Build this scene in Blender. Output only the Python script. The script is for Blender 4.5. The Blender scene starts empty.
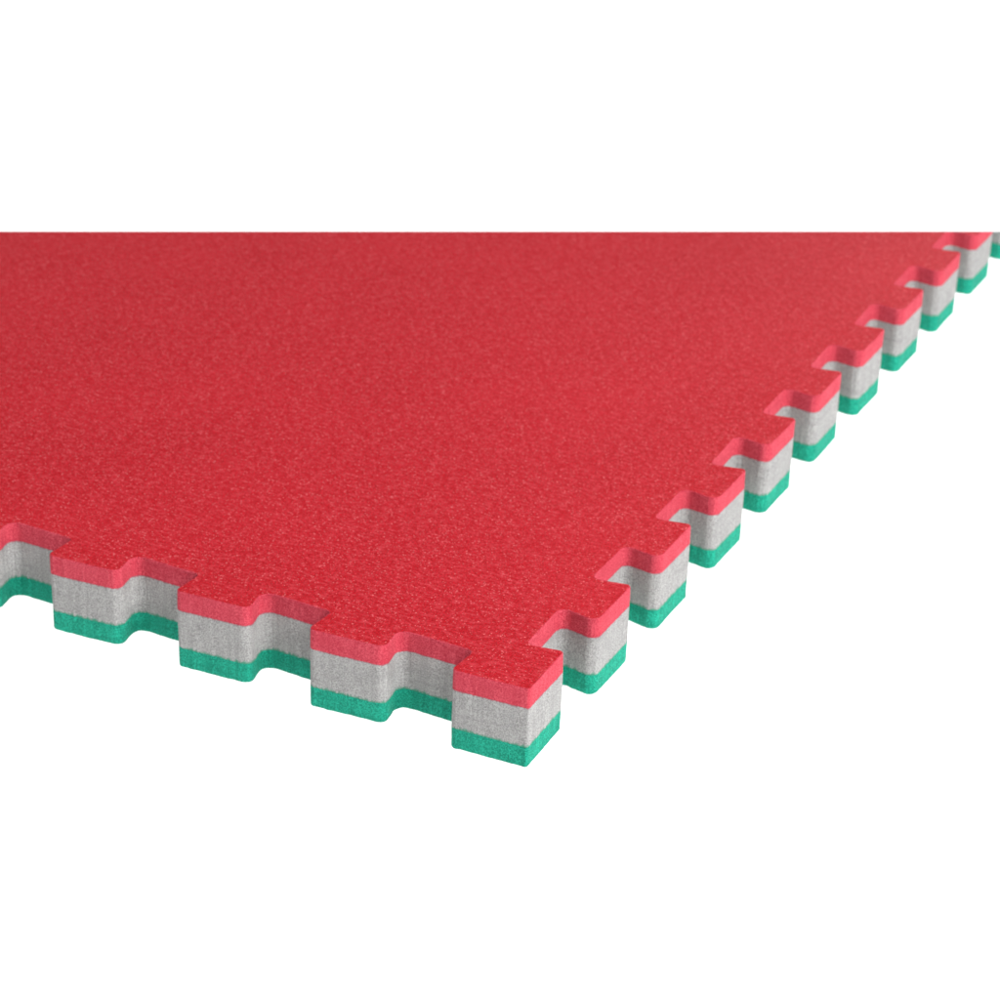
import bpy, bmesh, math, random
from mathutils import Vector, Matrix, noise

S = 0.071            # one tooth pitch of the mat, in metres
C = bpy.context.scene

# ------------------------------------------------------------------ camera
cd = bpy.data.cameras.new('camera'); cam = bpy.data.objects.new('camera', cd)
C.collection.objects.link(cam); C.camera = cam
yaw, pitch, roll = -0.48062474, -0.48678690, 0.01910396
F, PX, PY = 2533.351, 438.035, 556.575
fw = Vector((math.sin(yaw)*math.cos(pitch), math.cos(yaw)*math.cos(pitch), math.sin(pitch)))
r = fw.cross(Vector((0, 0, 1))).normalized(); u = r.cross(fw)
r2 = r*math.cos(roll) + u*math.sin(roll); u2 = -r*math.sin(roll) + u*math.cos(roll)
H = 0.56348*S        # mat thickness (40 mm)
CAMP = Vector((5.61055728, -12.0108505, 7.90724993))*S
cam.matrix_world = Matrix(((r2.x, u2.x, -fw.x, CAMP.x), (r2.y, u2.y, -fw.y, CAMP.y),
                           (r2.z, u2.z, -fw.z, CAMP.z + H), (0, 0, 0, 1)))
cd.sensor_fit = 'HORIZONTAL'; cd.sensor_width = 36; cd.lens = F*36/1000
cd.shift_x = (500-PX)/1000; cd.shift_y = -(500-PY)/1000
cd.clip_start = 0.01; cd.clip_end = 200
cd.dof.use_dof = True; cd.dof.focus_distance = 14.6*S; cd.dof.aperture_fstop = 22

# ------------------------------------------------------------------ world and lamps
w = bpy.data.worlds.new('World'); C.world = w; w.use_nodes = True
bg = w.node_tree.nodes['Background']; bg.inputs[0].default_value = (1, 1, 1, 1); bg.inputs[1].default_value = 0.31

def area(name, loc, target, size, power, color=(1, 1, 1)):
    l = bpy.data.lights.new(name, 'AREA'); l.shape = 'SQUARE'; l.size = size; l.energy = power; l.color = color
    o = bpy.data.objects.new(name, l); C.collection.objects.link(o); o.location = loc
    d = Vector(target) - Vector(loc); o.rotation_euler = d.to_track_quat('-Z', 'Y').to_euler()
    return o
area('softbox', (2.0, -0.25, 2.0), (-.1, 0.15, 0), 1.0, 124)                 # the key, from the right
area('back_softbox', (0.1, 3.6, 1.1), (-.2, .3, 0), 1.3, 17)             # rim light, gives the sheen
area('added_underlight', (0, 0, -1.0), (0, 0, -3), 120.0, 1)            # added, unseen: whitens the sheet from below so no contact shadow shows
lt = bpy.data.objects['added_underlight']; lt.rotation_euler = (math.pi, 0, 0); lt.data.energy = 120*120*math.pi*2.35

C.view_settings.view_transform = 'Standard'; C.view_settings.look = 'None'
C.view_settings.exposure = 0; C.view_settings.gamma = 1; C.view_settings.use_curve_mapping = False
C.render.engine = 'CYCLES'

# ------------------------------------------------------------------ materials
def newmat(name):
    m = bpy.data.materials.new(name); m.use_nodes = True
    nt = m.node_tree; b = nt.nodes['Principled BSDF']
    return m, nt, b
def N(nt, t, **k):
    n = nt.nodes.new(t)
    for a, v in k.items(): setattr(n, a, v)
    return n
def noise_tex(nt, vec, scale, detail=2, rough=.5):
    n = N(nt, 'ShaderNodeTexNoise'); n.inputs['Scale'].default_value = scale
    n.inputs['Detail'].default_value = detail; n.inputs['Roughness'].default_value = rough
    nt.links.new(vec, n.inputs['Vector']); return n.outputs['Fac']
def mapped(nt, sc):
    t = N(nt, 'ShaderNodeTexCoord'); m = N(nt, 'ShaderNodeMapping'); m.inputs['Scale'].default_value = sc
    nt.links.new(t.outputs['Object'], m.inputs['Vector']); return m.outputs['Vector']
def ramp(nt, fac, p0, p1, c0=(0, 0, 0, 1), c1=(1, 1, 1, 1)):
    n = N(nt, 'ShaderNodeValToRGB'); e = n.color_ramp.elements
    e[0].position, e[1].position = p0, p1; e[0].color, e[1].color = c0, c1
    nt.links.new(fac, n.inputs['Fac']); return n.outputs['Color']
def mix(nt, fac, a, b, mode='MIX'):
    n = N(nt, 'ShaderNodeMix', data_type='RGBA', blend_type=mode)
    for s, v in ((0, fac), (6, a), (7, b)):
        if isinstance(v, (int, float, tuple)): n.inputs[s].default_value = v
        else: nt.links.new(v, n.inputs[s])
    return n.outputs[2]
def bump(nt, h, strength, dist, normal=None):
    b = N(nt, 'ShaderNodeBump'); b.inputs['Strength'].default_value = strength; b.inputs['Distance'].default_value = dist
    nt.links.new(h, b.inputs['Height'])
    if normal: nt.links.new(normal, b.inputs['Normal'])
    return b.outputs['Normal']

def top_skin():
    """embossed, slightly glittering skin of the foam"""
    m, nt, b = newmat('red_foam_skin')
    v = mapped(nt, (1, 1, 1))
    vw = mapped(nt, (1, .4, 1))
    fine = noise_tex(nt, v, 1400, 3, .75)
    mid = noise_tex(nt, v, 520, 3, .8)
    va = mapped(nt, (.3, 1, 1))
    weave = noise_tex(nt, vw, 700, 1, .5); weft = noise_tex(nt, va, 600, 2, .5)
    big = noise_tex(nt, v, 9, 3, .5)
    base = mix(nt, ramp(nt, fine, .43, .58), (.25, .0004, .003, 1), (.64, .0045, .018, 1))
    base = mix(nt, ramp(nt, mid, .49, .63, (0, 0, 0, 1), (.5, .5, .5, 1)), base, (.70, .058, .082, 1))
    base = mix(nt, ramp(nt, weave, .40, .56, (.35, .35, .35, 1), (0, 0, 0, 1)), base, (.36, .0006, .004, 1))
    base = mix(nt, ramp(nt, weft, .52, .64, (0, 0, 0, 1), (.34, .34, .34, 1)), base, (.72, .085, .105, 1))
    base = mix(nt, ramp(nt, big, .35, .75, (0, 0, 0, 1), (.2, .2, .2, 1)), base, (.66, .020, .035, 1))
    vo = N(nt, 'ShaderNodeTexVoronoi'); vo.inputs['Scale'].default_value = 820; nt.links.new(v, vo.inputs['Vector'])
    near = ramp(nt, vo.outputs['Distance'], .14, .32, (1, 1, 1, 1), (0, 0, 0, 1))
    sep = N(nt, 'ShaderNodeSeparateColor'); nt.links.new(vo.outputs['Color'], sep.inputs[0])
    pick = ramp(nt, sep.outputs[0], .50, .92)
    speck = mix(nt, 1.0, near, pick, 'MULTIPLY')
    vo2 = N(nt, 'ShaderNodeTexVoronoi'); vo2.inputs['Scale'].default_value = 430; nt.links.new(v, vo2.inputs['Vector'])
    near2 = ramp(nt, vo2.outputs['Distance'], .08, .23, (1, 1, 1, 1), (0, 0, 0, 1))
    sep2 = N(nt, 'ShaderNodeSeparateColor'); nt.links.new(vo2.outputs['Color'], sep2.inputs[0])
    speck = mix(nt, 1.0, speck, mix(nt, 1.0, near2, ramp(nt, sep2.outputs[1], .45, .9), 'MULTIPLY'), 'LIGHTEN')
    base = mix(nt, speck, base, (.88, .20, .21, 1))  # pale flecks: the skin's sparkle painted into the base colour
    sm = N(nt, 'ShaderNodeMath', operation='MULTIPLY_ADD'); nt.links.new(speck, sm.inputs[0])
    sm.inputs[1].default_value = .84; sm.inputs[2].default_value = .16
    nt.links.new(sm.outputs[0], b.inputs['Specular IOR Level'])
    nt.links.new(base, b.inputs['Base Color'])
    b.inputs['Roughness'].default_value = .44; b.inputs['Specular IOR Level'].default_value = .17
    nt.links.new(bump(nt, mid, .35, .0006, bump(nt, fine, .55, .0005)), b.inputs['Normal'])
    return m

def cut_foam(name, dark, light, below=None, z_edge=0, above=None, z_edge2=0):
    """knife-cut closed-cell foam: fine grain, faint vertical knife streaks, fused borders between layers"""
    m, nt, b = newmat(name)
    v = mapped(nt, (1, 1, 1)); vs = mapped(nt, (1, 1, .07)); vh = mapped(nt, (.08, .08, 1))
    fine = noise_tex(nt, v, 1500, 2, .7)
    streak = noise_tex(nt, vs, 560, 2, .5)
    hor = noise_tex(nt, vh, 420, 2, .5)
    mid = noise_tex(nt, v, 120, 2, .5)
    base = mix(nt, ramp(nt, fine, .42, .57), dark, light)  # pore grain, with the shading of its pits put into the colour
    base = mix(nt, ramp(nt, streak, .36, .64, (.45, .45, .45, 1), (0, 0, 0, 1)), base, dark)
    base = mix(nt, ramp(nt, mid, .4, .7, (0, 0, 0, 1), (.2, .2, .2, 1)), base, light)
    base = mix(nt, ramp(nt, hor, .56, .66, (0, 0, 0, 1), (.32, .32, .32, 1)), base, dark)
    t = N(nt, 'ShaderNodeTexCoord'); s = N(nt, 'ShaderNodeSeparateXYZ'); nt.links.new(t.outputs['Object'], s.inputs[0])
    def border(base, z, sign, col, width):
        a = N(nt, 'ShaderNodeMath', operation='MULTIPLY_ADD'); a.inputs[1].default_value = sign/width/3
        a.inputs[2].default_value = -sign*z/width/3; nt.links.new(s.outputs['Z'], a.inputs[0])   # 0 at border, 1 inside
        c = N(nt, 'ShaderNodeMath', operation='MULTIPLY_ADD'); c.inputs[1].default_value = .60
        nt.links.new(streak, c.inputs[0]); nt.links.new(a.outputs[0], c.inputs[2])
        c2 = N(nt, 'ShaderNodeMath', operation='MULTIPLY_ADD'); c2.inputs[1].default_value = .30
        nt.links.new(fine, c2.inputs[0]); nt.links.new(c.outputs[0], c2.inputs[2]); c = c2
        return mix(nt, ramp(nt, c.outputs[0], .47, .72, (1, 1, 1, 1), (0, 0, 0, 1)), base, col)
    if below: base = border(base, z_edge, 1, below, .0017)
    if above: base = border(base, z_edge2, -1, above, .0008)
    nt.links.new(base, b.inputs['Base Color'])
    b.inputs['Roughness'].default_value = .85; b.inputs['Specular IOR Level'].default_value = .2
    b.inputs['Sheen Weight'].default_value = .0
    n1 = bump(nt, streak, .7, .0008); n2 = bump(nt, hor, .2, .0004, n1)
    nt.links.new(bump(nt, fine, .95, .0010, n2), b.inputs['Normal'])
    return m

Z = [0, H*.255, H*.757, H]
GREEN_D, GREEN_L = (.002, .20, .13, 1), (.022, .48, .32, 1)
GREY_D, GREY_L = (.26, .255, .25, 1), (.49, .483, .474, 1)
RED_D, RED_L = (.48, .030, .055, 1), (.70, .095, .130, 1)
skin = top_skin()
m_red = cut_foam('red_cut_foam', RED_D, RED_L)
m_grey = cut_foam('grey_cut_foam', GREY_D, GREY_L, below=(.06, .27, .18, 1), z_edge=Z[1], above=(.36, .10, .13, 1), z_edge2=Z[2])
m_green = cut_foam('green_cut_foam', GREEN_D, GREEN_L)

m_floor, nt, b = newmat('underlit_white_sheet')  # made translucent so the added lamp below keeps it pure white
nt.nodes.remove(b)
d = N(nt, 'ShaderNodeBsdfDiffuse'); t = N(nt, 'ShaderNodeBsdfTranslucent'); ms = N(nt, 'ShaderNodeMixShader')
fv = mapped(nt, (1, 1, 1)); fn = noise_tex(nt, fv, 3, 2)
fc = ramp(nt, fn, .3, .7, (.88, .88, .88, 1), (.9, .9, .9, 1))
nt.links.new(fc, d.inputs[0]); nt.links.new(fc, t.inputs[0]); ms.inputs[0].default_value = .5
nt.links.new(d.outputs[0], ms.inputs[1]); nt.links.new(t.outputs[0], ms.inputs[2])
nt.links.new(ms.outputs[0], nt.nodes['Material Output'].inputs[0])

# ------------------------------------------------------------------ the surface under the mat
me = bpy.data.meshes.new('table_surface'); bm = bmesh.new()
bmesh.ops.create_grid(bm, x_segments=1, y_segments=1, size=55); bm.to_mesh(me); bm.free()
fl = bpy.data.objects.new('table_surface', me); C.collection.objects.link(fl); me.materials.append(m_floor)
fl['kind'] = 'structure'; fl.location.z = -0.0006

# ------------------------------------------------------------------ outline of the mat
rnd = random.Random(4)
NT = 14
P = []                                 # (a, b, radius): a runs left along the front edge, b back along the right edge
P.append((0, -.012, .018))
# front edge, going left: tooth tip ends, notch, next tooth
for k in range(0, NT+1):
    o = 1.0055*k; j = lambda s=.006: rnd.uniform(-s, s)
    if k > 0:
        P.append((o+.052+j(), .252+j(), .075)); P.append((o-.004+j(), -.004+j(.004), .060))
    if k == NT: break
    tip = .537 if k == 0 else .551
    P.append((o+tip+j(.004), -.036+j(.004), .045)); P.append((o+(.518 if k == 0 else .528)+j(.004), .236+j(.004), .04))
P.append((NT+.5, 0, .05)); P.append((NT+.5, NT, .05)); P.append((0, NT, .05))
# right edge, coming back toward the corner
R = []
R.append((0.013, .522, .035)); R.append((.262, .480, .045))
for k in range(1, NT):
    j = lambda s=.005: rnd.uniform(-s, s)
    R.append((.279+j(), k+.012+j(), .060)); R.append((.003+j(.003), k-.045+j(), .065))
    R.append((.004+j(.003), k+.525+j(), .035)); R.append((.266+j(), k+.476+j(), .045))
P += R[::-1]

def fillet(P):
    out = []; n = len(P)
    for i, (a, b, rad) in enumerate(P):
        p = Vector((-a, b)); q0 = Vector((-P[i-1][0], P[i-1][1])); q1 = Vector((-P[(i+1) % n][0], P[(i+1) % n][1]))
        d0 = (q0-p); d1 = (q1-p); l0, l1 = d0.length, d1.length; d0.normalize(); d1.normalize()
        ang = d0.angle(d1); t = min(rad/math.tan(ang/2), .46*min(l0, l1)); rr = t*math.tan(ang/2)
        cen = p + (d0+d1).normalized()*(rr/math.sin(ang/2))
        s, e = p+d0*t, p+d1*t
        a0 = math.atan2(s.y-cen.y, s.x-cen.x); a1 = math.atan2(e.y-cen.y, e.x-cen.x)
        da = (a1-a0+math.pi) % (2*math.pi) - math.pi
        m = 8
        for q in range(m+1):
            out.append(cen + Vector((math.cos(a0+da*q/m), math.sin(a0+da*q/m)))*rr)
    res = []
    for i, p in enumerate(out):
        q = out[(i+1) % len(out)]; L = (q-p).length
        if L < 1e-6: continue
        k = max(1, int(L/.03)) if L < 2 else 1
        for s in range(k): res.append(p.lerp(q, s/k))
    return res
pts = fillet(P)
n = len(pts)
nor = []
for i in range(n):
    t = (pts[(i+1) % n]-pts[i-1]).normalized(); nor.append(Vector((t.y, -t.x)))
area2 = sum(pts[i].x*pts[(i+1) % n].y-pts[(i+1) % n].x*pts[i].y for i in range(n))
if area2 < 0: nor = [-v for v in nor]         # outward

# the far end of the mat is cut off on a slant, in one straight stroke
def ray(x, y):
    return (fw*F + r2*(x-PX) - u2*(y-PY)).normalized()
cutn = ray(0, 231.3).cross(ray(1000, 231.3)).normalized()
if cutn.dot(ray(500, 100)) < 0: cutn = -cutn
cutp = Vector((CAMP.x, CAMP.y, CAMP.z+H)) + ray(500, 231.3)*1.0

def wob(p, z):
    q = Vector((p.x*S, p.y*S, z))
    return (noise.noise(q*28)*.0004 + noise.noise(q*90 + Vector((7, 3, 1)))*.00016)

def zwob(p, z):                        # the fused borders and the underside are never quite level
    if z > H*.8 or H*.3 < z < H*.7: return 0
    q = Vector((p.x*S, p.y*S, round(z/H*4)))
    return noise.noise(q*45)*.00028 + noise.noise(q*300)*.00034

def ring(z, inset):
    return [Vector(((pts[i].x + 0)*S, (pts[i].y)*S, z + zwob(pts[i], z))) + Vector((nor[i].x, nor[i].y, 0))*(wob(pts[i], z) - inset) for i in range(n)]

def layer(name, rings, mats, parent, cap_mat=0):
    """rings: (z, inset) from bottom to top"""
    bm = bmesh.new(); V = [[bm.verts.new(c) for c in ring(z, ins)] for z, ins in rings]
    for a, b in zip(V, V[1:]):
        for i in range(n):
            f = bm.faces.new((a[i], a[(i+1) % n], b[(i+1) % n], b[i])); f.smooth = True
    top = bm.faces.new(V[-1]); top.material_index = cap_mat
    bot = bm.faces.new(V[0][::-1])
    bmesh.ops.recalc_face_normals(bm, faces=bm.faces)
    g = bmesh.ops.bisect_plane(bm, geom=bm.verts[:]+bm.edges[:]+bm.faces[:], plane_co=cutp, plane_no=cutn, clear_outer=True)
    ce = [e for e in g['geom_cut'] if isinstance(e, bmesh.types.BMEdge)]
    r_ = bmesh.ops.triangle_fill(bm, use_beauty=True, use_dissolve=False, edges=ce)
    for f in r_['geom']:
        if isinstance(f, bmesh.types.BMFace): f.smooth = False; f.material_index = 0
    for f in bm.faces:
        if len(f.verts) > 60: f.smooth = False
    for e in bm.edges:
        fs = [f.smooth for f in e.link_faces]
        if len(set(fs)) > 1: e.smooth = False
    big = [f for f in bm.faces if len(f.verts) > 4]
    bmesh.ops.triangulate(bm, faces=big)
    me = bpy.data.meshes.new(name); bm.to_mesh(me); bm.free()
    o = bpy.data.objects.new(name, me); C.collection.objects.link(o); o.parent = parent
    for m in mats: me.materials.append(m)
    return o

mat = bpy.data.objects.new('foam_mat', None); C.collection.objects.link(mat)
mat['label'] = 'thick red, grey and green layered foam puzzle mat with interlocking teeth on white surface'
mat['category'] = 'foam mat'
g = .00003
bot = layer('bottom_layer', [(0, .0005), (.0002, .00015), (.0006, 0), (Z[1]*.5, 0), (Z[1]-g, 0)], [m_green], mat)
bot['label'] = 'green foam bottom layer'
core = layer('core_layer', [(Z[1]+g, 0), (H*.38, 0), (H*.5, 0), (H*.62, 0), (Z[2]-g, 0)], [m_grey], mat)
core['label'] = 'pale grey foam middle layer'
top = layer('top_layer', [(Z[2]+g, 0), (H*.86, 0), (H-.0007, 0), (H-.0003, .00008), (H-.0001, .00022), (H, .0005)],
            [m_red, skin], mat, 1)
top['label'] = 'red foam top layer with textured skin'
